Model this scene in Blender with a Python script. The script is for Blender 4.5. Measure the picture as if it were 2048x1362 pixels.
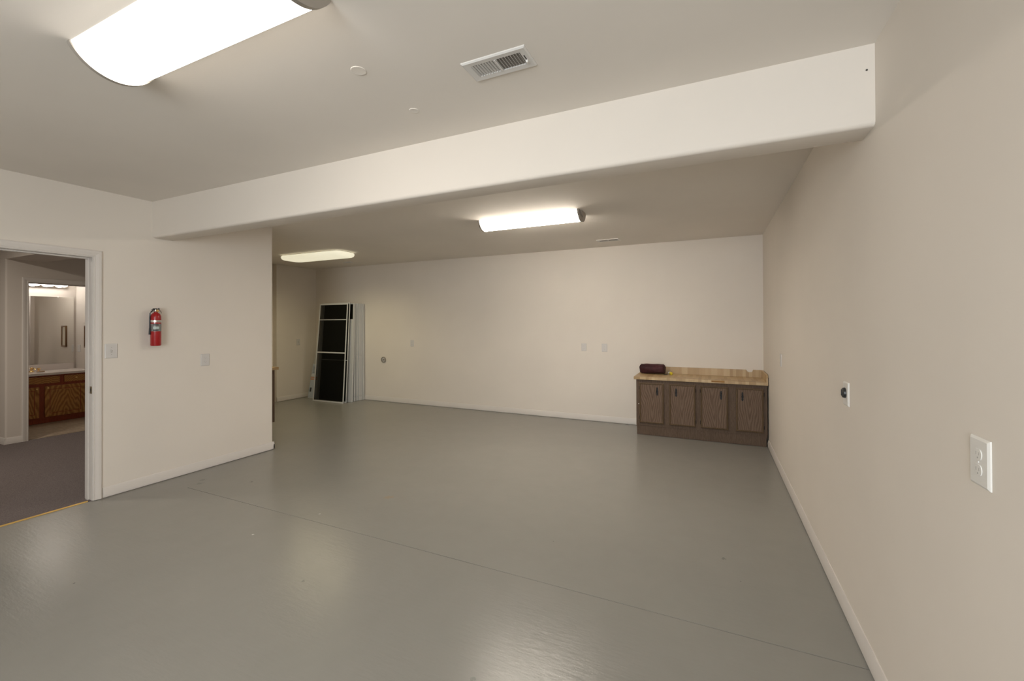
import bpy, bmesh, math, random
from mathutils import Matrix, Vector
random.seed(7)
for o in list(bpy.data.objects): bpy.data.objects.remove(o)
S = bpy.context.scene
C = bpy.context.collection

# ------------------------------------------------------------ camera
cam_d = bpy.data.cameras.new('camera'); cam = bpy.data.objects.new('camera', cam_d); C.objects.link(cam)
cam_d.sensor_width = 36.0; cam_d.lens = 858.753 / 2048 * 36.0; cam_d.shift_y = -(681 - 642.609) / 2048
cam_d.clip_start = 0.02
def _basis():
    yaw, pitch, roll = math.radians(24.863018), math.radians(0.294561), math.radians(-0.188172)
    r = Vector((math.cos(yaw), math.sin(yaw), 0)); f = Vector((-math.sin(yaw), math.cos(yaw), 0)); u = Vector((0, 0, 1))
    f2 = math.cos(pitch) * f + math.sin(pitch) * u; u2 = math.cos(pitch) * u - math.sin(pitch) * f
    return math.cos(roll) * r + math.sin(roll) * u2, math.cos(roll) * u2 - math.sin(roll) * r, f2
_r, _u, _f = _basis()
cam.matrix_world = Matrix(((_r.x, _u.x, -_f.x, 0), (_r.y, _u.y, -_f.y, 0), (_r.z, _u.z, -_f.z, 1.47), (0, 0, 0, 1)))
S.camera = cam

# ------------------------------------------------------------ world, exposure, light levels
S.view_settings.view_transform = 'Standard'; S.view_settings.look = 'None'
S.view_settings.gamma = 1.0; S.view_settings.use_curve_mapping = False
S.view_settings.exposure = 0.0
W = bpy.data.worlds.new('world'); S.world = W; W.use_nodes = True
W.node_tree.nodes['Background'].inputs[0].default_value = (0.75, 0.85, 1.0, 1)
W.node_tree.nodes['Background'].inputs[1].default_value = 0.02
# light levels as linear RGB (lens radiance for the fixtures, watts per channel for the rest)
LV = dict(near=(19, 17.8, 16.2), far=(50, 45, 39), niche=(.66, .62, .46), niche_down=(19.5, 17, 10.4), vanity=(14, 13.4, 12.6), window=(116, 123, 129), hall=(37, 33.8, 29.5))
def area_light(name, loc, size, size_y, lv, rot):
    p = max(max(lv), 1e-6); l = bpy.data.lights.new(name, 'AREA'); l.shape = 'RECTANGLE'; l.size = size; l.size_y = size_y; l.energy = p; l.color = [c / p for c in lv]
    o = bpy.data.objects.new(name, l); C.objects.link(o); o.location = loc; o.rotation_euler = rot
    return o
# daylight through the window of the wall behind the camera, the hall's ceiling light
area_light('window_daylight', (-.3, -2.62, 1.5), 1.5, 1.4, LV['window'], (math.radians(90), 0, 0))
area_light('hall_light', (-6.6, 0.70, 2.58), 0.35, 0.35, LV['hall'], (0, 0, 0))

XR, XL, YB, XN, YF, YK, ZB, YS, H = 0.612, -4.690, 6.390, -7.458, 2.207, 2.375, 2.274, 3.410, 2.609

# ------------------------------------------------------------ materials
def mat(name, col, rough=0.5, metal=0.0, spec=0.5, build=None, **kw):
    m = bpy.data.materials.new(name); m.use_nodes = True; nt = m.node_tree
    b = nt.nodes['Principled BSDF']
    b.inputs['Base Color'].default_value = (*col, 1); b.inputs['Roughness'].default_value = rough
    b.inputs['Metallic'].default_value = metal; b.inputs['Specular IOR Level'].default_value = spec
    if 'coat' in kw: b.inputs['Coat Weight'].default_value = kw['coat']; b.inputs['Coat Roughness'].default_value = kw.get('coat_r', .2)
    if build: build(nt, b)
    return m
def N(nt, t, **kw):
    n = nt.nodes.new(t)
    for k, v in kw.items():
        if k.startswith('i_'): n.inputs[k[2:].replace('_', ' ')].default_value = v
        else: setattr(n, k, v)
    return n
def coords(nt, scale=(1, 1, 1), kind='Object', loc=(0, 0, 0)):
    tc = N(nt, 'ShaderNodeTexCoord'); mp = N(nt, 'ShaderNodeMapping')
    if kind == 'World':
        g = N(nt, 'ShaderNodeNewGeometry'); nt.links.new(g.outputs['Position'], mp.inputs['Vector'])
    else: nt.links.new(tc.outputs[kind], mp.inputs['Vector'])
    mp.inputs['Scale'].default_value = scale; mp.inputs['Location'].default_value = loc
    return mp.outputs['Vector']
def noise(nt, vec, scale, detail=3, rough=.5, dist=0):
    n = N(nt, 'ShaderNodeTexNoise'); n.inputs['Scale'].default_value = scale; n.inputs['Detail'].default_value = detail
    n.inputs['Roughness'].default_value = rough; n.inputs['Distortion'].default_value = dist
    nt.links.new(vec, n.inputs['Vector']); return n.outputs['Fac']
def ramp(nt, fac, stops):
    r = N(nt, 'ShaderNodeValToRGB'); e = r.color_ramp.elements
    while len(e) < len(stops): e.new(0.5)
    for q, (p, c) in zip(e, stops):
        q.position = p; q.color = (*c, 1) if len(c) == 3 else c
    nt.links.new(fac, r.inputs['Fac']); return r.outputs['Color']
def mixc(nt, fac, a, b, mode='MIX'):
    m = N(nt, 'ShaderNodeMix', data_type='RGBA', blend_type=mode)
    for s, v in ((m.inputs[0], fac), (m.inputs[6], a), (m.inputs[7], b)):
        if hasattr(v, 'is_linked'): nt.links.new(v, s)
        elif isinstance(v, tuple): s.default_value = (*v, 1)
        else: s.default_value = v
    return m.outputs[2]
def math_(nt, op, a, b=None, clamp=False):
    m = N(nt, 'ShaderNodeMath', operation=op, use_clamp=clamp)
    for s, v in ((m.inputs[0], a), (m.inputs[1], b)):
        if v is None: continue
        if hasattr(v, 'is_linked'): nt.links.new(v, s)
        else: s.default_value = v
    return m.outputs[0]
def bump(nt, b, h, strength, dist=0.001):
    n = N(nt, 'ShaderNodeBump'); n.inputs['Strength'].default_value = strength; n.inputs['Distance'].default_value = dist
    nt.links.new(h, n.inputs['Height']); nt.links.new(n.outputs['Normal'], b.inputs['Normal'])

WALLC = (0.775, 0.715, 0.640)
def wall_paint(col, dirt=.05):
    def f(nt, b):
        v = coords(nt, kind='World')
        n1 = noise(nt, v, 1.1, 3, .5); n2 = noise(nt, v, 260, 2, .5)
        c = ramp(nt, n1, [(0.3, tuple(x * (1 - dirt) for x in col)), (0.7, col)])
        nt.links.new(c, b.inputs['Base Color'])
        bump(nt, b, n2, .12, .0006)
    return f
M = {}
M['wall'] = mat('wall_paint', WALLC, .62, spec=.25, build=wall_paint(WALLC))
M['ceiling'] = mat('ceiling_paint', WALLC, .8, spec=.15, build=wall_paint((.82, .77, .705)))
M['trim'] = mat('trim_paint', (0.70, 0.655, 0.61), .38, spec=.4, build=wall_paint((0.70, 0.655, 0.61), .03))
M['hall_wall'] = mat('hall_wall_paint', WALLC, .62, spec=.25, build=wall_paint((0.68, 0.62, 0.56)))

SPOTS = [  # x, y, radius, colour of paint chips and stains on the slab
    (-2.758, 2.395, .008, (.75, .73, .68)), (-2.914, 1.968, .009, (.75, .73, .68)), (-2.493, 2.861, .035, (.30, .235, .16)),
    (-2.47, 2.885, .022, (.30, .235, .16)), (-3.300, 1.175, .008, (.07, .07, .06)), (-2.127, 1.732, .010, (.13, .13, .12)),
    (-1.106, 6.34, .03, (.08, .08, .07)), (.063, 2.989, .014, (.14, .14, .125)), (-3.9, 2.62, .015, (.14, .14, .125)),
    (-4.3, 2.39, .03, (.17, .17, .155)), (-4.37, 2.46, .03, (.17, .17, .155)), (-.9, 1.55, .012, (.17, .17, .155))]
def floor_paint(nt, b):
    v = coords(nt, kind='World')
    n1 = noise(nt, v, .8, 4, .55); n2 = noise(nt, v, 6, 5, .6, .4); n3 = noise(nt, coords(nt, (1, 5, 1), 'World'), 9, 5, .6)
    c = ramp(nt, n1, [(.3, (.258, .249, .226)), (.7, (.279, .268, .242))])
    c = mixc(nt, .09, c, ramp(nt, n2, [(.35, (.225, .222, .20)), (.65, (.29, .285, .262))]))
    sp = N(nt, 'ShaderNodeTexVoronoi'); sp.inputs['Scale'].default_value = 5.0; nt.links.new(v, sp.inputs['Vector'])
    fac = math_(nt, 'LESS_THAN', sp.outputs['Distance'], .010)
    keep = math_(nt, 'GREATER_THAN', noise(nt, v, 1.7, 2), .60)
    c = mixc(nt, math_(nt, 'MULTIPLY', math_(nt, 'MULTIPLY', fac, keep), .7), c, (.50, .49, .46))
    sd = N(nt, 'ShaderNodeTexVoronoi'); sd.inputs['Scale'].default_value = 2.6; nt.links.new(coords(nt, kind='World', loc=(.37, .81, 0)), sd.inputs['Vector'])
    c = mixc(nt, math_(nt, 'MULTIPLY', math_(nt, 'MULTIPLY', math_(nt, 'LESS_THAN', sd.outputs['Distance'], .012), math_(nt, 'GREATER_THAN', noise(nt, v, 2.3, 2), .5)), .6), c, (.12, .12, .11))
    sc_ = noise(nt, coords(nt, (2.0, 14, 1), 'World', (0, 0, 3)), 3.2, 6, .72)
    c = mixc(nt, math_(nt, 'MULTIPLY', math_(nt, 'GREATER_THAN', sc_, .74), .15), c, (.36, .355, .33))
    for x, y, r, col in SPOTS:
        d = N(nt, 'ShaderNodeVectorMath', operation='DISTANCE'); nt.links.new(v, d.inputs[0]); d.inputs[1].default_value = (x, y, 0)
        dd = math_(nt, 'ADD', d.outputs['Value'], math_(nt, 'MULTIPLY', math_(nt, 'SUBTRACT', noise(nt, v, 70, 4, .7), .5), r * 4.5))
        c = mixc(nt, math_(nt, 'MULTIPLY', math_(nt, 'LESS_THAN', dd, r * .8), .6), c, col)
    nt.links.new(c, b.inputs['Base Color'])
    rr = N(nt, 'ShaderNodeMapRange'); nt.links.new(n2, rr.inputs['Value'])
    rr.inputs['From Min'].default_value = .3; rr.inputs['From Max'].default_value = .7
    rr.inputs['To Min'].default_value = .19; rr.inputs['To Max'].default_value = .28
    nt.nodes.remove(rr); b.inputs['Roughness'].default_value = .24
    h = math_(nt, 'ADD', math_(nt, 'MULTIPLY', n3, .55), math_(nt, 'MULTIPLY', noise(nt, coords(nt, (1, 2.2, 1), 'World', (3, 1, 0)), 26, 4, .6), .30))
    h = math_(nt, 'ADD', h, math_(nt, 'MULTIPLY', noise(nt, v, 120, 3, .6), .10))
    bump(nt, b, h, .34, .0042)
M['floor'] = mat('painted_concrete', (.25, .25, .23), .2, spec=.30, build=floor_paint)
M['groove'] = mat('joint_shadow_grey', (.10, .10, .09), .8)
def carpet(nt, b):
    v = coords(nt, kind='World')
    c = ramp(nt, noise(nt, v, 130, 4, .7), [(.35, (.130, .108, .104)), (.65, (.235, .198, .188))])
    nt.links.new(c, b.inputs['Base Color']); bump(nt, b, noise(nt, v, 220, 3), .9, .004)
M['carpet'] = mat('carpet_pile', (.1, .09, .09), 1, spec=.05, build=carpet)
def vinyl(nt, b):
    v = coords(nt, (1.2, 5, 1), 'World')
    c = ramp(nt, noise(nt, v, 6, 4, .6, .5), [(.3, (.27, .21, .145)), (.7, (.42, .345, .25))])
    nt.links.new(c, b.inputs['Base Color'])
M['vinyl'] = mat('vinyl_tile', (.35, .28, .2), .4, build=vinyl)
def grain(dark, light, vert=True, scale=9, cath=0.55):
    def f(nt, b):
        v = coords(nt, (1, 1, .12) if vert else (.12, 1, 1), 'World')
        n = noise(nt, v, scale, 4, .55, .6)
        w = N(nt, 'ShaderNodeMath', operation='SINE'); nt.links.new(math_(nt, 'MULTIPLY', n, 60), w.inputs[0])
        wv = math_(nt, 'MULTIPLY_ADD' if False else 'MULTIPLY', math_(nt, 'ADD', w.outputs[0], 1), .5)
        fine = noise(nt, coords(nt, (1, 1, .04) if vert else (.04, 1, 1), 'World'), 160, 3, .6)
        fac = math_(nt, 'ADD', math_(nt, 'MULTIPLY', wv, cath), math_(nt, 'MULTIPLY', fine, 1 - cath))
        nt.links.new(ramp(nt, fac, [(.15, dark), (.85, light)]), b.inputs['Base Color'])
    return f
def cathedral(dark, light, k=1.0, rings=26, up=True, fine_amt=.35, AX=0):
    def f(nt, b):
        tc = N(nt, 'ShaderNodeTexCoord'); sx = N(nt, 'ShaderNodeSeparateXYZ'); nt.links.new(tc.outputs['Generated'], sx.inputs[0])
        g = N(nt, 'ShaderNodeSeparateXYZ'); nt.links.new(coords(nt, kind='World'), g.inputs[0])
        wob = math_(nt, 'MULTIPLY', math_(nt, 'SUBTRACT', noise(nt, coords(nt, (4, 4, 1.6), 'World'), 1.0, 3, .5), .5), .45)
        u = math_(nt, 'SUBTRACT', math_(nt, 'ADD', sx.outputs[AX], wob), .5)
        u = math_(nt, 'SQRT', math_(nt, 'ADD', math_(nt, 'MULTIPLY', u, u), .0025))
        nz = noise(nt, coords(nt, (9, 9, 3), 'World'), 1.0, 4, .55)
        d = math_(nt, 'ADD', math_(nt, 'MULTIPLY', sx.outputs[2], 1.0 if up else -1.0), math_(nt, 'MULTIPLY', u, k))
        d = math_(nt, 'ADD', d, math_(nt, 'MULTIPLY', nz, .7))
        w = N(nt, 'ShaderNodeMath', operation='SINE'); nt.links.new(math_(nt, 'MULTIPLY', d, rings), w.inputs[0])
        wv = math_(nt, 'MULTIPLY', math_(nt, 'ADD', w.outputs[0], 1), .5)
        fine = noise(nt, coords(nt, (1, 1, .05), 'World'), 150, 3, .6)
        fac = math_(nt, 'ADD', math_(nt, 'MULTIPLY', wv, 1 - fine_amt), math_(nt, 'MULTIPLY', fine, fine_amt))
        nt.links.new(ramp(nt, fac, [(.1, dark), (.9, light)]), b.inputs['Base Color'])
    return f
M['walnut'] = mat('walnut_laminate', (.1, .07, .05), .55, spec=.15, build=grain((.084, .055, .038), (.150, .104, .073), scale=22, cath=.25))
M['walnut_panel'] = mat('walnut_door_panel', (.1, .07, .05), .55, spec=.15, build=cathedral((.095, .059, .039), (.198, .138, .098), k=4.2, rings=19, up=False, fine_amt=.6))
M['walnut_edge'] = mat('walnut_moulding', (.08, .05, .03), .5, spec=.2, build=grain((.080, .050, .026), (.140, .094, .056), scale=18, cath=.3))
M['oak'] = mat('honey_oak', (.3, .15, .05), .4, spec=.4, build=cathedral((.24, .088, .018), (.52, .26, .07), k=3.0, rings=20, up=True, fine_amt=.4, AX=1))
M['oak_frame'] = mat('red_oak_frame', (.2, .07, .03), .4, spec=.4, build=grain((.19, .028, .010), (.31, .065, .020), scale=20, cath=.3))
def butcher(nt, b):
    v = coords(nt, kind='World'); sx = N(nt, 'ShaderNodeSeparateXYZ'); nt.links.new(v, sx.inputs[0])
    k1 = math_(nt, 'FLOOR', math_(nt, 'MULTIPLY', sx.outputs[0], 27)); wn = N(nt, 'ShaderNodeTexWhiteNoise', noise_dimensions='2D')
    k2 = math_(nt, 'FLOOR', math_(nt, 'MULTIPLY', math_(nt, 'ADD', sx.outputs[1], math_(nt, 'MULTIPLY', k1, .137)), 3.1))
    cb = N(nt, 'ShaderNodeCombineXYZ'); nt.links.new(k1, cb.inputs[0]); nt.links.new(k2, cb.inputs[1]); nt.links.new(cb.outputs[0], wn.inputs['Vector'])
    fine = noise(nt, coords(nt, (1, .05, .05), 'World'), 220, 3, .6)
    fac = math_(nt, 'ADD', math_(nt, 'MULTIPLY', wn.outputs['Value'], .7), math_(nt, 'MULTIPLY', fine, .3))
    nt.links.new(ramp(nt, fac, [(.1, (.37, .245, .115)), (.5, (.46, .32, .165)), (.9, (.55, .41, .235))]), b.inputs['Base Color'])
M['butcher'] = mat('butcher_block_laminate', (.5, .32, .15), .38, spec=.4, build=butcher)
M['core'] = mat('bare_particle_board', (.30, .155, .045), .8)
M['white_plastic'] = mat('white_plastic', (.78, .76, .72), .32, spec=.5)
M['ivory_plastic'] = mat('painted_plate', (.64, .615, .59), .4, spec=.4)
M['plate_shade'] = mat('plate_recess', (.40, .38, .35), .5)
M['collar'] = mat('collar_grey', (.27, .24, .20), .6)
M['slot'] = mat('slot_dark', (.05, .045, .04), .6)
M['black_plastic'] = mat('black_plastic', (.02, .022, .024), .35)
M['black_iron'] = mat('black_iron', (.012, .012, .013), .4, .6)
M['white_metal'] = mat('white_enamel', (.68, .66, .63), .42, spec=.4)
M['vent_dark'] = mat('duct_inside', (.24, .22, .19), .7)
M['cap_metal'] = mat('brushed_cap', (.40, .365, .32), .45, .35)
M['brass'] = mat('brass', (.78, .55, .24), .25, 1.0)
M['old_brass'] = mat('old_brass', (.28, .22, .13), .4, .8)
M['chrome'] = mat('chrome', (.75, .72, .68), .08, 1.0)
M['steel'] = mat('steel_strap', (.70, .68, .65), .3, .8)
M['mirror'] = mat('mirror_glass', (.80, .80, .77), .015, 1.0)
M['red'] = mat('extinguisher_red', (.36, .006, .009), .3, spec=.5, coat=.25)
M['screen'] = mat('insect_mesh', (.006, .006, .005), .75, spec=.1, build=lambda nt, b: nt.links.new(ramp(nt, noise(nt, coords(nt, kind='World'), 90, 3, .8), [(.45, (.004, .004, .003)), (.8, (.022, .020, .013))]), b.inputs['Base Color']))
def thin_mesh(nt, b):
    nt.links.new(ramp(nt, noise(nt, coords(nt, kind='World'), 90, 3, .8), [(.45, (.006, .006, .005)), (.8, (.026, .024, .016))]), b.inputs['Base Color']); b.inputs['Alpha'].default_value = .55
M['screen_thin'] = mat('see_through_mesh', (.01, .01, .01), .8, spec=.1, build=thin_mesh)
M['alu'] = mat('white_aluminium', (.60, .60, .59), .4, spec=.4)
M['seam'] = mat('seam_dark', (.03, .03, .03), .8)
M['cultured'] = mat('cultured_marble', (.74, .68, .64), .25, spec=.5)
M['carton'] = mat('printed_carton', (.50, .55, .62), .6)
M['carton_white'] = mat('carton_white', (.66, .68, .70), .6)
M['carton_orange'] = mat('carton_orange', (.62, .24, .10), .6)
M['carton_black'] = mat('carton_ink', (.04, .045, .06), .6)
def cloth(nt, b):
    v = coords(nt, kind='World')
    c = ramp(nt, noise(nt, v, 14, 4, .6), [(.35, (.030, .006, .008)), (.7, (.070, .018, .022))])
    nt.links.new(c, b.inputs['Base Color']); bump(nt, b, noise(nt, v, 500, 2), .5, .001)
M['maroon'] = mat('maroon_cloth', (.05, .012, .015), .7, spec=.35, build=cloth)
M['yellow'] = mat('yellow_plastic', (.62, .50, .03), .4)
M['soap'] = mat('tan_soap', (.55, .38, .24), .5)
M['paper'] = mat('print_paper', (.62, .58, .50), .6)
M['picture_wood'] = mat('picture_wood', (.16, .075, .025), .4)
M['label_silver'] = mat('label_silver', (.24, .245, .235), .4, .2)
M['label_dark'] = mat('label_dark', (.05, .04, .045), .5)
M['label_light'] = mat('label_light', (.50, .58, .55), .5)
M['gold_strip'] = mat('brass_threshold', (.62, .42, .13), .35, .7)
def lens(name, col, power, grad=0):
    m = bpy.data.materials.new(name); m.use_nodes = True; b = m.node_tree.nodes['Principled BSDF']
    b.inputs['Base Color'].default_value = (.8, .78, .72, 1); b.inputs['Roughness'].default_value = .35
    b.inputs['Emission Color'].default_value = (*col, 1); b.inputs['Emission Strength'].default_value = power
    if grad:   # tubes sit along the middle of the fixture: the lens is brighter there than at its long edges
        nt = m.node_tree; sx = N(nt, 'ShaderNodeSeparateXYZ'); nt.links.new(N(nt, 'ShaderNodeTexCoord').outputs['Object'], sx.inputs[0])
        mr = N(nt, 'ShaderNodeMapRange'); nt.links.new(math_(nt, 'ABSOLUTE', sx.outputs[1]), mr.inputs['Value']); mr.interpolation_type = 'SMOOTHSTEP'
        for q, v in (('From Min', grad * .55), ('From Max', grad), ('To Min', power), ('To Max', power * .09)): mr.inputs[q].default_value = v
        nt.links.new(mr.outputs[0], b.inputs['Emission Strength'])
    return m
for k_, n_ in (('near', 'lens_near'), ('far', 'lens_far'), ('niche', 'lens_niche'), ('vanity', 'bulb')):
    p_ = max(LV[k_]); M[n_] = lens(n_ + '_lit', tuple(c / max(p_, 1e-6) for c in LV[k_]), p_, .14 if k_ in ('near', 'far') else 0)

# ------------------------------------------------------------ mesh helpers
def add_box(bm, x0, x1, y0, y1, z0, z1, fn=None):
    vs = [bm.verts.new((x, y, z)) for x in (x0, x1) for y in (y0, y1) for z in (z0, z1)]
    for q in ((0, 1, 3, 2), (4, 6, 7, 5), (0, 4, 5, 1), (2, 3, 7, 6), (0, 2, 6, 4), (1, 5, 7, 3)):
        bm.faces.new([vs[i] for i in q])
    return vs
def add_prism(bm, pts, axis, a, b):
    """polygon pts in the two other axes, extruded from a to b along axis"""
    def co(p, t):
        return {0: (t, p[0], p[1]), 1: (p[0], t, p[1]), 2: (p[0], p[1], t)}[axis]
    A = [bm.verts.new(co(p, a)) for p in pts]; B = [bm.verts.new(co(p, b)) for p in pts]
    bm.faces.new(A[::-1]); bm.faces.new(B)
    n = len(pts)
    for i in range(n): bm.faces.new((A[i], A[(i + 1) % n], B[(i + 1) % n], B[i]))
def add_lathe(bm, prof, seg=24, axis=2, origin=(0, 0, 0)):
    rings = []
    ox, oy, oz = origin
    for r, h in prof:
        ring = []
        for k in range(seg):
            t = 2 * math.pi * k / seg; c, s = r * math.cos(t), r * math.sin(t)
            p = {2: (c, s, h), 0: (h, c, s), 1: (c, h, s)}[axis]
            ring.append(bm.verts.new((p[0] + ox, p[1] + oy, p[2] + oz)))
        rings.append(ring)
    for a, b in zip(rings, rings[1:]):
        for k in range(seg): bm.faces.new((a[k], a[(k + 1) % seg], b[(k + 1) % seg], b[k]))
    bm.faces.new(rings[0][::-1]); bm.faces.new(rings[-1])
def add_tube(bm, pts, r, seg=8):
    pts = [Vector(p) for p in pts]; rings = []
    up = Vector((0.13, 0.31, 0.94)).normalized()
    for i, p in enumerate(pts):
        d = (pts[min(i + 1, len(pts) - 1)] - pts[max(i - 1, 0)]).normalized()
        a = d.cross(up).normalized(); b2 = d.cross(a)
        rr = r[i] if isinstance(r, (list, tuple)) else r
        rings.append([bm.verts.new(p + rr * (math.cos(2 * math.pi * k / seg) * a + math.sin(2 * math.pi * k / seg) * b2)) for k in range(seg)])
    for a, b in zip(rings, rings[1:]):
        for k in range(seg): bm.faces.new((a[k], a[(k + 1) % seg], b[(k + 1) % seg], b[k]))
    bm.faces.new(rings[0][::-1]); bm.faces.new(rings[-1])
def obj(name, bm, m, parent=None, smooth=False, bevel=0, seg=2):
    bmesh.ops.recalc_face_normals(bm, faces=bm.faces)
    me = bpy.data.meshes.new(name); bm.to_mesh(me); bm.free()
    o = bpy.data.objects.new(name, me); C.objects.link(o)
    if m: me.materials.append(m)
    if parent: o.parent = parent
    if smooth:
        for p in me.polygons: p.use_smooth = True
        me.set_sharp_from_angle(angle=math.radians(40))
    if bevel:
        md = o.modifiers.new('bevel', 'BEVEL'); md.width = bevel; md.segments = seg; md.limit_method = 'ANGLE'; md.angle_limit = math.radians(40)
        md.harden_normals = False
    return o
def BM(): return bmesh.new()
def box(name, x0, x1, y0, y1, z0, z1, m, parent=None, bevel=0, seg=2):
    b = BM(); add_box(b, x0, x1, y0, y1, z0, z1); return obj(name, b, m, parent, bevel=bevel, seg=seg)
def thing(name, label, cat, loc=(0, 0, 0), rot=(0, 0, 0), group=None):
    o = bpy.data.objects.new(name, None); C.objects.link(o); o.location = loc; o.rotation_euler = rot
    o['label'] = label; o['category'] = cat
    if group: o['group'] = group
    o.empty_display_size = .05
    return o
def tag(o, label, cat, group=None):
    o['label'] = label; o['category'] = cat
    if group: o['group'] = group
    return o
def struct(o, label=None):
    o['kind'] = 'structure'
    if label: o['label'] = label
    return o
def dup(root, loc, rot=None, label=None, group=None):
    r = root.copy(); C.objects.link(r); r.location = loc
    if rot is not None: r.rotation_euler = rot
    if label: r['label'] = label
    if group: r['group'] = group
    for ch in list(root.children):
        c = ch.copy(); C.objects.link(c); c.parent = r
        for g in ch.children:
            d = g.copy(); C.objects.link(d); d.parent = c
    return r

# ------------------------------------------------------------ structure
T = 0.12
YR = -2.70          # wall behind the camera
# floor: painted slab with a saw joint across the room
JY = 2.288
b = BM()
XF0 = -4.70
add_box(b, XF0, XR + T, YR, JY - .0023, -.06, 0); add_box(b, XF0, XR + T, JY + .0023, YB + T, -.06, 0)
add_box(b, -7.7, XF0, 3.35, YB + T, -.06, 0); add_box(b, XF0, -4.29, JY - .0023, JY + .0023, -.06, 0)
fl = struct(obj('floor', b, M['floor']), 'grey painted concrete slab floor')
b = BM(); add_box(b, -4.29, XR + T, JY - .004, JY + .004, -.05, -.004); jt = obj('joint', b, M['groove'], fl)
struct(box('floor_hall', -10.2, XF0 - .012, YR, 3.35, -.06, .006, M['carpet']), 'dark grey brown carpet of the hall beyond the doorway')
struct(box('floor_bathroom', -9.7, -7.875, 2.2, 3.5, -.05, .010, M['vinyl']), 'tan vinyl floor of the bathroom')
struct(box('ceiling', -10.3, XR + T, YR - T, YB + T, H, H + .1, M['ceiling']), 'off-white painted ceiling')
struct(box('wall_right', XR, XR + T, YR, YB + T, 0, H, M['wall']), 'long off-white wall at the right')
struct(box('wall_back', -7.9, XR, YB, YB + T, 0, H, M['wall']), 'off-white far wall')
# rear wall with its window opening (behind the camera)
b = BM()
wx0, wx1, wz0, wz1 = -1.1, .5, .75, 2.25
add_box(b, -10.3, wx0, YR - T, YR, 0, H); add_box(b, wx1, XR + T, YR - T, YR, 0, H)
add_box(b, wx0, wx1, YR - T, YR, 0, wz0); add_box(b, wx0, wx1, YR - T, YR, wz1, H)
struct(obj('wall_rear', b, M['wall']))
b = BM()
for x in (wx0, (wx0 + wx1) / 2 - .02, wx1 - .04): add_box(b, x, x + .04, YR - .09, YR - .05, wz0, wz1)
for z in (wz0, wz1 - .04): add_box(b, wx0 + .04, wx1 - .04, YR - .09, YR - .05, z, z + .04)
struct(obj('window_1', b, M['white_plastic']))
# left wall with the doorway; rounded corner where it ends
DY0, DY1, DZ = 0.965, 1.780, 2.034
b = BM()
add_box(b, XL - T, XL, YR, DY0 - .02, 0, H); add_box(b, XL - T, XL, DY0 - .02, DY1 + .02, DZ + .02, H)
r = .018
arc = [(XL - r + r * math.cos(t), YS - r + r * math.sin(t)) for t in [math.radians(a) for a in range(0, 91, 15)]]
add_prism(b, [(XL - T, DY1 + .02), (XL, DY1 + .02)] + arc + [(XL - T, YS)], 2, 0, H)
struct(obj('wall_left', b, M['wall']), 'off-white wall at the left with the open doorway')
b = BM(); add_box(b, -7.85, XL - T, YS - T, YS, 0, H); struct(obj('wall_divider', b, M['hall_wall']))
b = BM()
add_box(b, -7.85, XN, 5.5, YB, 0, H); add_box(b, -7.85, XN - .10, YS, 5.5, 0, H)
struct(obj('wall_niche', b, M['wall']), 'off-white end wall behind the stacked screens')
# dropped beam with bullnosed lower edges
r = .022
pf = [(YF + r - r * math.sin(t), ZB + r - r * math.cos(t)) for t in [math.radians(a) for a in range(90, -1, -15)]]
r2 = .008
pk = [(YK - r2 + r2 * math.sin(t), ZB + r2 - r2 * math.cos(t)) for t in [math.radians(a) for a in range(0, 91, 30)]]
b = BM(); add_prism(b, [(YF, H)] + pf + pk + [(YK, H)], 0, XL, XR)
bo = obj('wall_beam', b, M['wall'], smooth=True); struct(bo, 'off-white boxed ceiling beam crossing the room')
b = BM(); add_lathe(b, [(.004, YF - .0012), (.003, YF - .003)], 10, 1, (.585, 0, 2.505)); obj('nail_head', b, M['slot'], bo)

# hall: wall to the bathroom, wall and boxed header in front of it
HX, HZ = -7.85, 2.284
BY0, BY1, BZ = 2.364, 3.13, 2.012
b = BM()
r = .020
arc = [(HX - r + r * math.cos(t), 2.165 + r + r * math.sin(t)) for t in [math.radians(a_) for a_ in range(-90, 1, 15)]]
add_prism(b, [(-10.2, 2.165)] + arc + [(HX, BY0 - .02), (HX - T, BY0 - .02), (HX - T, 2.285), (-10.2, 2.285)], 2, 0, HZ)
add_prism(b, [(-10.2, 2.165), (HX, 2.165), (HX, BY0 - .02), (HX - T, BY0 - .02), (HX - T, 2.285), (-10.2, 2.285)], 2, HZ, H)
add_box(b, HX - T, HX, BY1 + .02, 3.42, 0, H); add_box(b, HX - T, HX, BY0 - .02, BY1 + .02, BZ + .02, H)
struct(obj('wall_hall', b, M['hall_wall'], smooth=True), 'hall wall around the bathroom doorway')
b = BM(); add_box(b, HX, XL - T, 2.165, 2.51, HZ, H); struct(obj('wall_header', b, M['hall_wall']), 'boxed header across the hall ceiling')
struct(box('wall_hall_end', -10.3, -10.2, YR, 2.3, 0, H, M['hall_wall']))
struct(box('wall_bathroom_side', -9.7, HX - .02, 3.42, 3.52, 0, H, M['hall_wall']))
struct(box('wall_bathroom_back', -9.7, -9.55, 2.2, 3.42, 0, H, M['hall_wall']))

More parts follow.
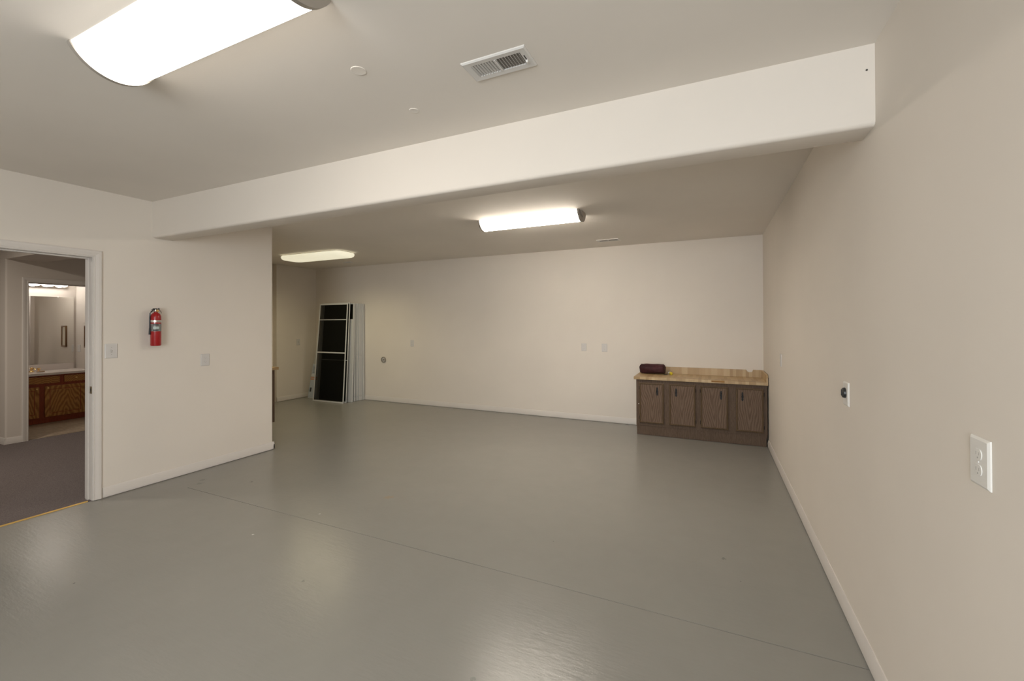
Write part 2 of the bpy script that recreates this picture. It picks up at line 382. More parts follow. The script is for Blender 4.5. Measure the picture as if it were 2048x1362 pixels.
# baseboards
def bb(name, ax, face, s, a0, a1, h=.088, t=.013, z0=.007, m='trim'):
    """ax 0: board along x on the plane y=face, ax 1: board along y on the plane x=face; s = side it stands out to"""
    pr = [(0, z0), (s * t, z0), (s * t, h * .66), (s * t * .72, h * .76), (s * t * .62, h * .90), (s * t * .3, h), (0, h)]
    b = BM()
    if ax == 1: add_prism(b, [(face + p[0], p[1]) for p in pr], 1, a0, a1)
    else: add_prism(b, [(face + p[0], p[1]) for p in pr], 0, a0, a1)
    return struct(obj(name, b, M[m], smooth=True))
bb('baseboard_right', 1, XR, -1, YR, 5.86)
bb('baseboard_back', 0, YB, -1, XN, -.905)
bb('baseboard_left', 1, XL, 1, 1.848, YS + .013)
b0 = bb('baseboard_left_end', 0, YS, 1, XL - .5, XL + .013)
bb('baseboard_left_rear', 1, XL, 1, YR, DY0 - .066)
bb('baseboard_niche', 1, XN, 1, 5.5, YB)
bb('baseboard_niche_return', 1, XN - .10, 1, 4.1, 5.5)
bb('baseboard_hall', 1, HX, 1, 2.165, BY0 - .06, h=.085)
bb('baseboard_hall_corner', 0, 2.165, -1, -10.2, HX + .013, h=.085)
struct(b0)

# door casings
def casing(name, xf, s, y0, y1, zt, w=.060, m='trim'):
    prof = [(0.004, 0), (0.004, .010), (.012, .012), (.016, .008), (.022, .010), (.040, .015), (w - .006, .016), (w, .012), (w, 0)]
    b = BM(); rows = []
    for o_, d in prof:
        x = xf + s * d
        rows.append([b.verts.new(p) for p in ((x, y0 - o_, .004), (x, y0 - o_, zt + o_), (x, y1 + o_, zt + o_), (x, y1 + o_, .004))])
    n = len(rows)
    for i in range(n):
        a, c = rows[i], rows[(i + 1) % n]
        for k in range(3): b.faces.new((a[k], a[k + 1], c[k + 1], c[k]))
    b.faces.new([r_[0] for r_ in rows]); b.faces.new([r_[3] for r_ in rows][::-1])
    return struct(obj(name, b, M[m]))
casing('trim_1', XL, 1, DY0, DY1, DZ)
casing('trim_2', HX, 1, BY0, BY1, BZ)
casing('trim_3', XL - T, -1, DY0, DY1, DZ)
def jamb(name, x0, x1, y0, y1, zt, sx0, sx1):
    b = BM()
    add_box(b, x0, x1, y0 - .019, y0, .004, zt + .019); add_box(b, x0, x1, y1, y1 + .019, .004, zt + .019); add_box(b, x0, x1, y0, y1, zt, zt + .019)
    j = struct(obj(name, b, M['trim'], bevel=.0015))
    b = BM()
    add_box(b, sx0, sx1, y0, y0 + .011, .006, zt); add_box(b, sx0, sx1, y1 - .011, y1, .006, zt); add_box(b, sx0, sx1, y0 + .011, y1 - .011, zt - .011, zt)
    obj('door_stop', b, M['trim'], j, bevel=.0015)
    return j
j1 = jamb('door_1', XL - T - .002, XL + .002, DY0, DY1, DZ, XL - .085, XL - .045)
b = BM(); add_box(b, XL - .035, XL - .003, DY1 - .002, DY1 + .0005, .895, .955); sp = obj('strike_plate', b, M['old_brass'], j1, bevel=.0008)
b = BM(); add_box(b, XL - .026, XL - .012, DY1 - .0026, DY1 - .001, .912, .938); obj('latch_hole', b, M['slot'], sp)
jamb('door_2', HX - T - .002, HX + .002, BY0, BY1, BZ, HX - .08, HX - .045)
b = BM(); add_prism(b, [(XF0 - .013, 0), (XF0 - .013, .0085), (XF0 - .006, .0085), (XF0 - .002, 0)], 1, DY0 + .01, DY1 - .02)
struct(obj('trim_4', b, M['gold_strip']), 'thin brass strip where carpet meets concrete')

# ------------------------------------------------------------ ceiling lights
def wrap_light(label, X0, X1, yc, w, sag, lens_m, group):
    t = thing('ceiling_light', label, 'light', ((X0 + X1) / 2, yc, H), group=group)
    L = (X1 - X0) / 2
    def arc(w, sag, n=20, lip=.006):
        R = (w * w / 4 + (sag - lip) ** 2) / (2 * (sag - lip)); th = math.asin(w / 2 / R)
        return [(-R * math.sin(th * (1 - 2 * i / n)), -lip - (R * math.cos(th * (1 - 2 * i / n)) - R * math.cos(th))) for i in range(n + 1)]
    pts = [(-w / 2 + .002, 0)] + arc(w - .006, sag - .004) + [(w / 2 - .002, 0)]
    b = BM(); add_prism(b, pts, 0, -L + .018, L - .018); obj('diffuser', b, lens_m, t, smooth=True)
    for s in (-1, 1):
        pts2 = [(-w / 2 - .003, 0)] + arc(w + .006, sag + .003) + [(w / 2 + .003, 0)]
        b = BM(); add_prism(b, pts2, 0, s * L, s * (L - .020))
        e = obj('end_cap', b, M['cap_metal'], t, smooth=True)
        b = BM()
        n_ = len(pts2); add_prism(b, [(y * .55, z * .55) for y, z in pts2], 0, s * L, s * (L + .012)); obj('end_boss', b, M['cap_metal'], e, smooth=True)
    return t
G = None
wrap_light('large bright ceiling light nearest the camera, cut by the top of the picture', -2.335, -1.205, .952, .285, .091, M['lens_near'], None)
wrap_light('bright curved ceiling light with metal end caps beyond the beam', -2.335, -1.185, 4.275, .268, .098, M['lens_far'], None)
# cloud light in the niche: metal pan, puffy rounded lens
t = thing('ceiling_light', 'dim yellowish puff lens ceiling light near the far left corner', 'light', (-5.79, 4.985, H))
def rounded(hx, hy, rc, n=5):
    pts = []
    for cx, cy, a0 in ((hx - rc, hy - rc, 0), (-hx + rc, hy - rc, 90), (-hx + rc, -hy + rc, 180), (hx - rc, -hy + rc, 270)):
        for k in range(n + 1):
            a = math.radians(a0 + 90 * k / n); pts.append((cx + rc * math.cos(a), cy + rc * math.sin(a)))
    return pts
b = BM()
cham = lambda hx, hy, c: [(hx - c, hy), (-hx + c, hy), (-hx, hy - c), (-hx, -hy + c), (-hx + c, -hy), (hx - c, -hy), (hx, -hy + c), (hx, hy - c)]
add_prism(b, cham(.64, .165, .06), 2, -.016, 0); obj('pan', b, M['white_metal'], t, bevel=.002)
b = BM(); rings = []
for k, (sc, z) in enumerate([(.0, -.016), (.012, -.024), (.014, -.045), (.004, -.066), (-.03, -.082), (-.08, -.088), (-.13, -.090)]):
    rings.append([b.verts.new((x, y, z)) for x, y in rounded(.655 + sc, .185 + sc * .9, max(.09 + sc, .02), 5)])
for a, c in zip(rings, rings[1:]):
    n = len(a)
    for k in range(n): b.faces.new((a[k], a[(k + 1) % n], c[(k + 1) % n], c[k]))
b.faces.new(rings[0][::-1]); b.faces.new(rings[-1])
obj('diffuser', b, M['lens_niche'], t, smooth=True)

for k in (-1, 0, 1):   # unseen fill spots added below the lens to brighten the niche
    p_ = max(LV['niche_down']); l = bpy.data.lights.new('niche_fill_spot', 'SPOT'); l.energy = p_; l.color = [c / p_ for c in LV['niche_down']]
    l.spot_size = math.radians(165); l.spot_blend = 1.0; l.shadow_soft_size = 0.0
    o = bpy.data.objects.new('niche_fill_spot', l); C.objects.link(o); o.location = (-5.79 + .42 * k, 4.985, H - .10)

# ------------------------------------------------------------ ceiling vents and patched plugs
def vent(label, loc, group=None):
    t = thing('ceiling_vent', label, 'vent', loc)
    hx, hy, ix, iy = .152, .073, .118, .043
    b = BM(); add_box(b, -ix, ix, -iy, iy, -.0015, .0); obj('duct_opening', b, M['vent_dark'], t)
    b = BM()
    o = [(-hx, -hy), (hx, -hy), (hx, hy), (-hx, hy)]; i_ = [(-ix, -iy), (ix, -iy), (ix, iy), (-ix, iy)]
    vo0 = [b.verts.new((x, y, 0)) for x, y in o]; vo1 = [b.verts.new((x, y, -.004)) for x, y in o]
    vm = [b.verts.new((x * (hx - .006) / hx, y * (hy - .006) / hy, -.009)) for x, y in o]
    vi1 = [b.verts.new((x, y, -.007)) for x, y in i_]; vi0 = [b.verts.new((x, y, 0)) for x, y in i_]
    for A, B_ in ((vo0, vo1), (vo1, vm), (vm, vi1), (vi1, vi0)):
        for k in range(4): b.faces.new((A[k], A[(k + 1) % 4], B_[(k + 1) % 4], B_[k]))
    obj('frame', b, M['white_metal'], t)
    me = None
    for k in range(18):
        left = k < 9
        x = -ix + .0065 + k * .01315
        s = 1 if left else -1
        if me is None:
            b = BM(); add_prism(b, [(-.0030, -.0095), (-.0020, -.0100), (.0030, -.0016), (.0020, -.0012)], 1, -iy, iy)
            f = obj('louvre', b, M['white_metal'], t); me = f
        else:
            f = me.copy(); C.objects.link(f); f.parent = t
        f.location = (x, 0, 0); f.scale = (s * (.72 if left else 1), 1, 1)
    b = BM(); add_box(b, -.004, .004, -iy, iy, -.009, -.001); obj('centre_bar', b, M['white_metal'], t)
    b = BM(); add_box(b, ix + .008, ix + .012, -.02, .012, -.0095, -.0075); lv = obj('lever_slot', b, M['slot'], t)
    b = BM(); add_lathe(b, [(.004, -.020), (.006, -.017), (.006, -.011), (.003, -.008)], 10, 2, (ix + .010, .014, 0)); obj('lever', b, M['white_plastic'], t, smooth=True)
    return t
v = vent('white louvred ceiling vent in front of the beam', (-.838, 1.680, H))
dup(v, (-1.270, 5.885, H), label='small ceiling vent by the far wall, right of the far bright light')
v3 = dup(v, (-6.03, 5.88, H), label='small ceiling vent close to the far wall beside the dim light'); v3.scale = (.55, .6, 1)
for (x, y, r_, lab) in ((-1.431, 1.457, .034, 'round painted-over ceiling cap nearer the camera, left of the vent'), (-1.433, 1.857, .026, 'round painted-over ceiling cap nearer the beam')):
    b = BM(); add_lathe(b, [(r_, 0), (r_, -.0022), (r_ - .002, -.003), (r_ - .004, -.0033), (r_ - .006, -.003), (.004, -.003)], 24)
    o = tag(obj('ceiling_disc', b, M['ceiling'], smooth=True), lab, 'cap'); o.location = (x, y, H)

# ------------------------------------------------------------ wall plates (built facing +x: local x out of the wall, y width, z height)
def plate_mesh(b, w, h, t=.007, c=.006):
    o = [(-w / 2, -h / 2), (w / 2, -h / 2), (w / 2, h / 2), (-w / 2, h / 2)]
    r0 = [b.verts.new((0, y, z)) for y, z in o]; r1 = [b.verts.new((t * .45, y, z)) for y, z in o]
    r2_ = [b.verts.new((t, y * (w / 2 - c) / (w / 2), z * (h / 2 - c) / (h / 2))) for y, z in o]
    for A, B_ in ((r0, r1), (r1, r2_)):
        for k in range(4): b.faces.new((A[k], A[(k + 1) % 4], B_[(k + 1) % 4], B_[k]))
    b.faces.new(r0[::-1]); b.faces.new(r2_)
def outlet(label, loc, rotz, w=.086, h=.122, m='ivory_plastic'):
    t = thing('outlet', label, 'outlet', loc, (0, 0, rotz))
    b = BM(); plate_mesh(b, w, h); obj('cover_plate', b, M[m], t, bevel=.001)
    for s in (-1, 1):
        zc = s * .0195
        pts = []
        for k in range(24):
            a = 2 * math.pi * k / 24; pts.append((.0168 * math.cos(a), zc + max(-.0135, min(.0135, .0168 * math.sin(a)))))
        b = BM(); add_prism(b, pts, 0, .006, .0086); rc = obj('receptacle', b, M[m], t, bevel=.0006)
        b = BM()
        for yy, hh in ((-.0063, .0042), (.0063, .0034)): add_box(b, .0084, .0089, yy - .0011, yy + .0011, zc + .002 - hh, zc + .002 + hh)
        add_lathe(b, [(.0024, .0084), (.0024, .0089)], 10, 0, (0, 0, zc - .0085)); obj('slot', b, M['plate_shade'], rc)
    b = BM(); add_lathe(b, [(.003, .0065), (.0026, .0082)], 10, 0); obj('screw', b, M[m], t)
    return t
def switch(label, loc, rotz, w=.088, h=.126, m='ivory_plastic'):
    t = thing('light_switch', label, 'switch', loc, (0, 0, rotz))
    b = BM(); plate_mesh(b, w, h); obj('cover_plate', b, M[m], t, bevel=.001)
    b = BM(); add_box(b, .0068, .0074, -.0055, .0055, -.0125, .0125); sl = obj('toggle_slot', b, M['plate_shade'], t)
    b = BM(); add_prism(b, [(.0066, -.009), (.0066, .006), (.017, .013), (.0185, .0085)], 1, -.0042, .0042); obj('toggle', b, M[m], t, bevel=.0008)
    for s in (-1, 1):
        b = BM(); add_lathe(b, [(.0032, .0066), (.0028, .0082)], 10, 0, (0, 0, s * .030)); obj('screw', b, M['plate_shade'], t)
    return t
outlet('large near white duplex outlet on the right wall', (XR, 1.466, 1.120), math.pi, m='white_plastic')
outlet('small outlet plate on the right wall just above the far cabinet', (XR, 4.845, 1.108), math.pi)
outlet('outlet on the left wall, right of the fire extinguisher', (XL, 2.662, 1.110), 0)
switch('light switch plate between the door casing and the extinguisher', (XL, 1.905, 1.245), 0)
outlet('left one of the two close outlets on the far wall', (-1.755, YB, 1.106), -math.pi / 2, .078, .116)
outlet('right one of the two close outlets on the far wall', (-1.442, YB, 1.104), -math.pi / 2, .082, .120)
outlet('lone outlet on the far wall, right of the stacked screens', (-4.983, YB, 1.113), -math.pi / 2, .078, .118)
switch('switch plate on the end wall left of the stacked screens', (XN, 5.968, 1.115), 0, .078, .122)
outlet('outlet on the bathroom side wall above the vanity top', (-9.44, 3.42, 1.086), -math.pi / 2, .09, .12)
t = thing('dimmer', 'white plate with a round black knob on the right wall', 'switch', (XR, 2.640, 1.115), (0, 0, math.pi))
b = BM(); plate_mesh(b, .090, .118); obj('cover_plate', b, M['white_plastic'], t, bevel=.001)
b = BM(); add_lathe(b, [(.026, .006), (.026, .010), (.024, .017), (.018, .020), (.008, .021)], 28, 0, (0, -.004, .004)); kn = obj('knob', b, M['black_plastic'], t, smooth=True)
b = BM(); add_box(b, .0195, .0235, -.0065, -.0015, -.010, .020); obj('knob_ridge', b, M['black_plastic'], kn, bevel=.001)
# round pipe stub low on the far wall
t = thing('pipe_stub', 'small round capped pipe stub low on the far wall beside the screens', 'pipe', (-5.652, YB, .790), (0, 0, -math.pi / 2))
b = BM()
n = 24
for k in range(n):
    pass
prof = [(.056, 0), (.056, .016), (.050, .020), (.041, .020), (.041, .002)]
rings = []
for rr, x in prof: rings.append([b.verts.new((x, rr * math.cos(2 * math.pi * k / n), rr * math.sin(2 * math.pi * k / n))) for k in range(n)])
for a, c in zip(rings, rings[1:]):
    for k in range(n): b.faces.new((a[k], a[(k + 1) % n], c[(k + 1) % n], c[k]))
obj('collar', b, M['collar'], t, smooth=True)
b = BM(); add_lathe(b, [(.041, .002), (.040, .006)], n, 0); obj('cap', b, M['ivory_plastic'], t)
b = BM(); add_box(b, .004, .020, -.006, .020, -.012, .012); add_lathe(b, [(.010, .004), (.010, .024), (.006, .026)], 12, 0, (0, -.012, -.004)); obj('cap_lug', b, M['vent_dark'], t, bevel=.001)

# ------------------------------------------------------------ fire extinguisher on the left wall
EX, EY, EZ = XL + .062, 2.203, 1.275
t = thing('fire_extinguisher', 'red fire extinguisher hung on the left wall', 'extinguisher', (EX, EY, EZ))
b = BM(); R_ = .040
add_lathe(b, [(.030, 0), (.037, .003), (.040, .010), (.040, .262), (.0385, .275), (.033, .290), (.024, .301), (.016, .306), (.014, .316)], 32)
cyl = obj('cylinder', b, M['red'], t, smooth=True)
def band(z0, z1, r_, a0, a1, th=.0008, n=16):
    b = BM(); A = []
    for k in range(n + 1):
        a = math.radians(a0 + (a1 - a0) * k / n); c, s = math.cos(a), math.sin(a)
        A.append([b.verts.new((rr * c, rr * s, z)) for rr, z in ((r_, z0), (r_ + th, z0), (r_ + th, z1), (r_, z1))])
    for p, q in zip(A, A[1:]):
        for k in range(4): b.faces.new((p[k], p[(k + 1) % 4], q[(k + 1) % 4], q[k]))
    b.faces.new(A[0][::-1]); b.faces.new(A[-1]); return b
lb = obj('label', band(.135, .203, R_, -125, 75), M['label_silver'], t, smooth=True)
obj('label_print', band(.188, .199, R_ + .0008, -52, 5), M['label_dark'], lb); obj('label_print', band(.156, .176, R_ + .0008, -52, 10), M['label_light'], lb)
obj('label_print', band(.138, .150, R_ + .0008, -52, -5), M['label_dark'], lb)
for k in range(6): obj('label_print', band(.142 + k * .009, .145 + k * .009, R_ + .0008, -110, -64), M['label_dark'], lb)
for a in (0, 1, 2, 3): obj('label_print', band(.138, .1485, R_ + .0009, 2 + a * 9, 7 + a * 9), M['label_light' if a % 2 else 'label_dark'], lb)
strap = obj('strap', band(.216, .236, R_ + .0005, -150, 150, .0016, 30), M['steel'], t, smooth=True)
b = BM(); add_box(b, .040, .046, -.010, .016, .219, .233); obj('buckle', b, M['cap_metal'], strap, bevel=.001)
b = BM(); add_box(b, -.056, -.040, -.012, .012, .05, .30); add_box(b, -.062, -.054, -.020, .020, .03, .31); add_box(b, .006, .024, -.0440, -.0350, .216, .238); obj('wall_bracket', b, M['steel'], t, bevel=.001)
b = BM(); add_lathe(b, [(.013, .310), (.016, .314), (.016, .330), (.010, .336)], 16); add_box(b, -.010, .012, -.012, .012, .318, .334); vb = obj('valve', b, M['chrome'], t, smooth=True)
b = BM(); add_lathe(b, [(.010, .015), (.011, .018), (.010, .024)], 16, 0, (0, .004, .322)); obj('gauge', b, M['brass'], vb, smooth=True)
b = BM(); add_prism(b, [(-.030, .326), (-.012, .332), (.026, .333), (.030, .337), (.026, .340), (-.012, .340), (-.034, .332)], 0, -.007, .007); obj('carry_handle', b, M['black_iron'], t, bevel=.001)
b = BM(); add_prism(b, [(-.020, .338), (.022, .340), (.032, .345), (.028, .348), (.016, .344), (-.018, .344), (-.026, .341)], 0, -.006, .006); obj('squeeze_lever', b, M['black_iron'], t, bevel=.001)
b = BM(); add_tube(b, [(.0, -.012, .322), (.004, -.026, .322), (.004, -.038, .312), (.0, -.0445, .295), (-.002, -.0455, .26), (-.002, -.0455, .16)], .0055); hs = obj('hose', b, M['black_plastic'], t, smooth=True)
b = BM(); add_tube(b, [(-.002, -.0455, .165), (-.002, -.0455, .13), (-.002, -.0455, .105)], [.0062, .0075, .0085]); obj('nozzle', b, M['black_plastic'], hs, smooth=True)
b = BM(); add_tube(b, [(.010, .010, .340), (.024, .018, .330), (.026, .030, .312), (.016, .036, .300)], .0022); obj('safety_tie', b, M['black_plastic'], t, smooth=True)
b = BM()
for k in range(12):
    pass
ring = [(.014, .016 + .008 * math.cos(a), .343 + .007 * math.sin(a)) for a in [2 * math.pi * k / 12 for k in range(13)]]
add_tube(b, ring, .0014, 6); obj('pin_ring', b, M['steel'], t)

# ------------------------------------------------------------ low walnut cabinet with butcher-block top
CX0, CX1, CYf, CT = -.903, .598, 5.858, .728
t = thing('base_cabinet', 'low dark walnut laminate cabinet with four doors in the far right corner', 'cabinet', ((CX0 + CX1) / 2, 6.1, 0))
def loc_box(name, x0, x1, y0, y1, z0, z1, m, parent, ox, oy, oz, **k):
    return box(name, x0 - ox, x1 - ox, y0 - oy, y1 - oy, z0 - oz, z1 - oz, m, parent, **k)
ox, oy = t.location.x, t.location.y
b = BM()
add_box(b, CX0 - ox, CX1 - ox, CYf + .018 - oy, YB - .014 - oy, .10, CT); obj('carcass', b, M['walnut'], t)
# face frame members
b = BM()
for x0, x1 in ((CX0, -.845), (-.572, -.478), (-.195, -.108), (.170, .284), (.545, CX1)): add_box(b, x0 - ox, x1 - ox, CYf - oy, CYf + .018 - oy, .127, CT)
for x0, x1 in ((-.845, -.572), (-.478, -.195), (-.108, .170), (.284, .545)):
    add_box(b, x0 - ox, x1 - ox, CYf - oy, CYf + .018 - oy, .127, .180); add_box(b, x0 - ox, x1 - ox, CYf - oy, CYf + .018 - oy, .670, CT)
obj('face_frame', b, M['walnut'], t)
loc_box('toe_board', CX0 + .006, CX1 - .010, CYf + .009, CYf + .024, .003, .127, M['walnut'], t, ox, oy, 0, bevel=.001)
for i, (x0, x1, hs_) in enumerate(((-.860, -.556, 1), (-.491, -.181, -1), (-.123, .185, 1), (.268, .560, -1))):
    z0, z1 = .163, .687; yf = CYf - .019
    dxc = (x0 + x1) / 2
    b = BM(); add_box(b, x0 - ox + .004, x1 - ox - .004, yf + .006 - oy, CYf - .001 - oy, z0 + .004, z1 - .004); d = obj('door', b, M['walnut_panel'], t)
    b = BM(); w_ = .026
    prof = [(0, 0), (0, .012), (.004, .016), (.012, .018), (.018, .013), (w_, .009), (w_, 0)]   # offset inward, proud of door back
    rows = []
    for o_, q in prof:
        y = CYf - .001 - q - oy
        rows.append([b.verts.new(p) for p in ((x0 + o_ - ox, y, z0 + o_), (x1 - o_ - ox, y, z0 + o_), (x1 - o_ - ox, y, z1 - o_), (x0 + o_ - ox, y, z1 - o_))])
    for a, c in zip(rows, rows[1:] + rows[:1]):
        for k in range(4): b.faces.new((a[k], a[(k + 1) % 4], c[(k + 1) % 4], c[k]))
    obj('door_moulding', b, M['walnut_edge'], d)
    hx = (-.638, -.408, .107, .338)[i] - ox
    b = BM()
    side = [(.004, .052), (.010, .046), (.006, .040), (.013, .033), (.008, .024), (.009, .012), (.012, 0), (.009, -.012), (.008, -.024), (.013, -.033), (.006, -.040), (.010, -.046), (.004, -.052)]
    pts = [(hx + a, .583 + c) for a, c in side] + [(hx - a, .583 + c) for a, c in side[::-1]]
    yb_ = yf + .006 - oy
    add_prism(b, pts, 1, yb_ - .003, yb_); 
    add_tube(b, [(hx, yb_ - .003, .583 + .030), (hx, yb_ - .012, .583 + .030), (hx - .007, yb_ - .017, .583 + .018), (hx - .008, yb_ - .017, .583 - .014), (hx, yb_ - .017, .583 - .026), (hx + .008, yb_ - .017, .583 - .014), (hx + .007, yb_ - .017, .583 + .018), (hx, yb_ - .012, .583 + .030)], .0028, 6)
    obj('handle', b, M['black_iron'], d)
    # two hinges on the side away from the handle
    for z in (.23, .62):
        xx = (x0 - .004 if hs_ > 0 else x1 + .004) - ox
        b = BM(); add_lathe(b, [(.0035, z - .022), (.0035, z + .022)], 8, 2, (xx, yf + .012 - oy, 0)); obj('hinge', b, M['black_iron'], d)
b = BM(); add_lathe(b, [(.006, 0), (.005, -.003), (.002, -.005)], 10, 1, (-.872 - ox, CYf - oy, .405)); obj('bumper_dot', b, M['white_plastic'], t)
# counter top
t2 = thing('countertop', 'butcher-block patterned laminate top on the walnut cabinet', 'countertop', (0, 0, 0))
KZ = .765
b = BM(); add_box(b, -.932, .604, 5.832, YB - .004, CT + .001, KZ); obj('slab', b, M['butcher'], t2, bevel=.002)
b = BM()
zt = .858
pts = [(-.925, KZ), (.604, KZ), (.604, zt), (.492, zt), (.484, zt - .022), (.476, zt - .030), (.440, zt - .032), (.424, zt - .020), (.414, zt), (-.925, zt)]
add_prism(b, pts, 1, YB - .024, YB - .004); obj('backsplash', b, M['butcher'], t2)
b = BM(); add_prism(b, [(YB - .025, KZ), (YB - .025, zt), (5.885, zt), (5.836, zt - .038), (5.836, KZ)], 0, XR - .026, XR - .006); obj('side_splash', b, M['butcher'], t2)
b = BM(); add_box(b, XR - .008, XR - .001, 5.836, 5.846, CT + .002, zt - .034); obj('edge_strip', b, M['walnut'], t2)
b = BM(); add_box(b, .0, .146, 5.8300, 5.8325, CT + .014, KZ - .004); e = obj('bare_edge', b, M['core'], t2); e['label'] = 'bare brown strip where the front laminate is missing'

# maroon rolled cloth on the counter
t = thing('rolled_cloth', 'maroon folded cloth bundle lying on the butcher-block top', 'cloth', (-.742, 6.245, KZ), (0, 0, math.radians(-4)))
b = BM(); nL, nS = 26, 28; rings = []
rnd = random.Random(3)
for i in range(nL + 1):
    u = i / nL; x = -.166 + .332 * u
    endf = min(1, (min(u, 1 - u) / .05)) ** .30 if min(u, 1 - u) < .05 else 1
    ring = []
    for k in range(nS):
        a = 2 * math.pi * k / nS
        ry, rz = .082, .073
        w_ = 1 + .05 * math.sin(3 * a + 5 * u) + .035 * math.sin(5 * a - 7 * u + 1) + .02 * math.sin(17 * u + 2 * a)
        fold = -.09 * math.exp(-((a - 2.45 - .25 * math.sin(3 * u)) / .13) ** 2) - .06 * math.exp(-((a - 3.75 + .5 * u) / .15) ** 2) - .07 * math.exp(-((a - 1.5 + .3 * u) / .12) ** 2)
        s_ = (w_ + fold) * (.62 + .38 * endf)
        y = ry * s_ * math.cos(a + math.pi / 2 * 0); z = .072 + rz * s_ * math.sin(a)
        sq = .010 * math.sin(a) * math.cos(2 * a)
        ring.append(b.verts.new((x + .004 * math.sin(4 * a), y, max(.001, z + sq))))
    rings.append(ring)
for a, c in zip(rings, rings[1:]):
    for k in range(nS): b.faces.new((a[k], a[(k + 1) % nS], c[(k + 1) % nS], c[k]))
b.faces.new(rings[0][::-1]); b.faces.new(rings[-1])
o = obj('bundle', b, M['maroon'], t, smooth=True)
b = BM()
pts = [(-.155 + .31 * k / 12, -.058 - .008 * math.sin(k * .7), .112 + .006 * math.sin(k * 1.1)) for k in range(13)]
add_tube(b, pts, [.008 + .004 * math.sin(k) for k in range(13)], 8); obj('fold', b, M['maroon'], t, smooth=True)
b = BM(); add_tube(b, [(.160, -.070, .008), (.185, -.078, .006), (.212, -.082, .007)], .004, 6); obj('cord', b, M['black_plastic'], t, smooth=True)
TS = .78; t = thing('tube', 'small white tube with a yellow cap beside the maroon bundle', 'tube', (-.507, 6.215, KZ + .0205), (0, 0, math.radians(-68)))
b = BM(); add_lathe(b, [(r_ * TS, x_ * TS) for r_, x_ in ((.010, -.062), (.024, -.050), (.026, -.02), (.025, .010), (.020, .018))], 20, 0); obj('body', b, M['ivory_plastic'], t, smooth=True)
b = BM(); add_lathe(b, [(r_ * TS, x_ * TS) for r_, x_ in ((.022, .018), (.026, .022), (.025, .058), (.020, .064))], 20, 0); obj('cap', b, M['yellow'], t, smooth=True)

# ------------------------------------------------------------ second base cabinet behind the stub of the left wall
t = thing('base_cabinet', 'dark base cabinet mostly hidden behind the left wall end', 'cabinet', (-6.2, 3.75, 0))
b = BM(); add_prism(b, [(3.432 - 3.75, .003), (4.000 - 3.75, .003), (4.000 - 3.75, .102), (4.070 - 3.75, .102), (4.070 - 3.75, .832), (3.432 - 3.75, .832)], 0, -6.9 + 6.2, -5.562 + 6.2); obj('carcass', b, M['walnut'], t)
for k in range(3):
    x0 = -6.88 + k * .435
    b = BM(); add_box(b, x0 + 6.2, x0 + .41 + 6.2, 4.071 - 3.75, 4.089 - 3.75, .14, .80); d = obj('door', b, M['walnut_panel'], t, bevel=.003)
    b = BM(); add_box(b, x0 + .05 + 6.2, x0 + .062 + 6.2, 4.089 - 3.75, 4.104 - 3.75, .62, .72); obj('handle', b, M['black_iron'], d, bevel=.002)
o = box('countertop', -6.93, -5.512, 3.425, 4.098, .833, .872, M['butcher'], bevel=.002)
tag(o, 'end of a butcher-block top peeking out past the left wall end', 'countertop')

# ------------------------------------------------------------ stack of screens and storm panels in the far left corner
def panel(idx, label, name, BL, BR_, TL, TR, h, th, rails, fill, stile=.035, cut=None, group='white framed screens leaning on the far wall', lower=None, lstile=None):
    base = Vector(((BL[0] + BR_[0]) / 2, (BL[1] + BR_[1]) / 2, 0))
    t = thing(name, label, 'screen', base, group=group)
    w = BR_[0] - BL[0]
    def mp(u, d, z):
        v_ = z / h; u_ = u / w
        x = (BL[0] * (1 - u_) + BR_[0] * u_) * (1 - v_) + (TL[0] * (1 - u_) + TR[0] * u_) * v_
        y = (BL[1] * (1 - u_) + BR_[1] * u_) * (1 - v_) + (TL[1] * (1 - u_) + TR[1] * u_) * v_
        return Vector((x, y + d, z + .002)) - base
    def pb(nm, u0, u1, z0, z1, d0, d1, m, par=None):
        b = BM(); vs = add_box(b, u0, u1, d0, d1, z0, z1)
        for v_ in vs: v_.co = mp(v_.co.x, v_.co.y, v_.co.z)
        return obj(nm, b, m, par or t, bevel=.0012)
    def stile_piece(u0, u1):
        if cut:
            zc = [0] + list(cut) + [h]
            for a, c in zip(zc, zc[1:]): pb('stile', u0, u1, a + .0015, c - .0015, 0, th, M['alu'])
        else: pb('stile', u0, u1, 0, h, 0, th, M['alu'])
    stile_piece(0, lstile or stile * .6); stile_piece(w - stile * .6, w)
    pb('rail', stile * .6, w - stile * .6, 0, .022, 0, th, M['alu']); pb('rail', stile * .6, w - stile * .6, h - .018, h, 0, th, M['alu'])
    for z, hh in rails: pb('rail', stile * .6, w - stile * .6, z, z + hh, .001, th * .55, M['alu'])
    if lower: pb('mesh', stile * .6, w - stile * .6, .022, h - .018, th * .55, th * .7, fill); pb('white_strip', w - .125, w - .062, .022, lower, th * .2, th * .4, M['alu']); pb('white_strip', w - .059, w - stile * .6, .022, lower, th * .2, th * .4, M['alu'])
    else: pb('mesh', stile * .6, w - stile * .6, .022, h - .018, th * .80, th * .92, fill)
    return t, pb
PH = 1.855
labs = ['front screen of the stack with black mesh and two white crossbars', 'thin white screen edge directly behind the front screen', 'white panel of the stack with a black opening at its top right',
        'white storm panel edge after the dark gap of the stack', 'white storm panel edge in the middle of the rear bundle', 'white storm panel edge two from the back of the stack',
        'white storm panel edge next to the rearmost one', 'rearmost white storm panel, touching the far wall']
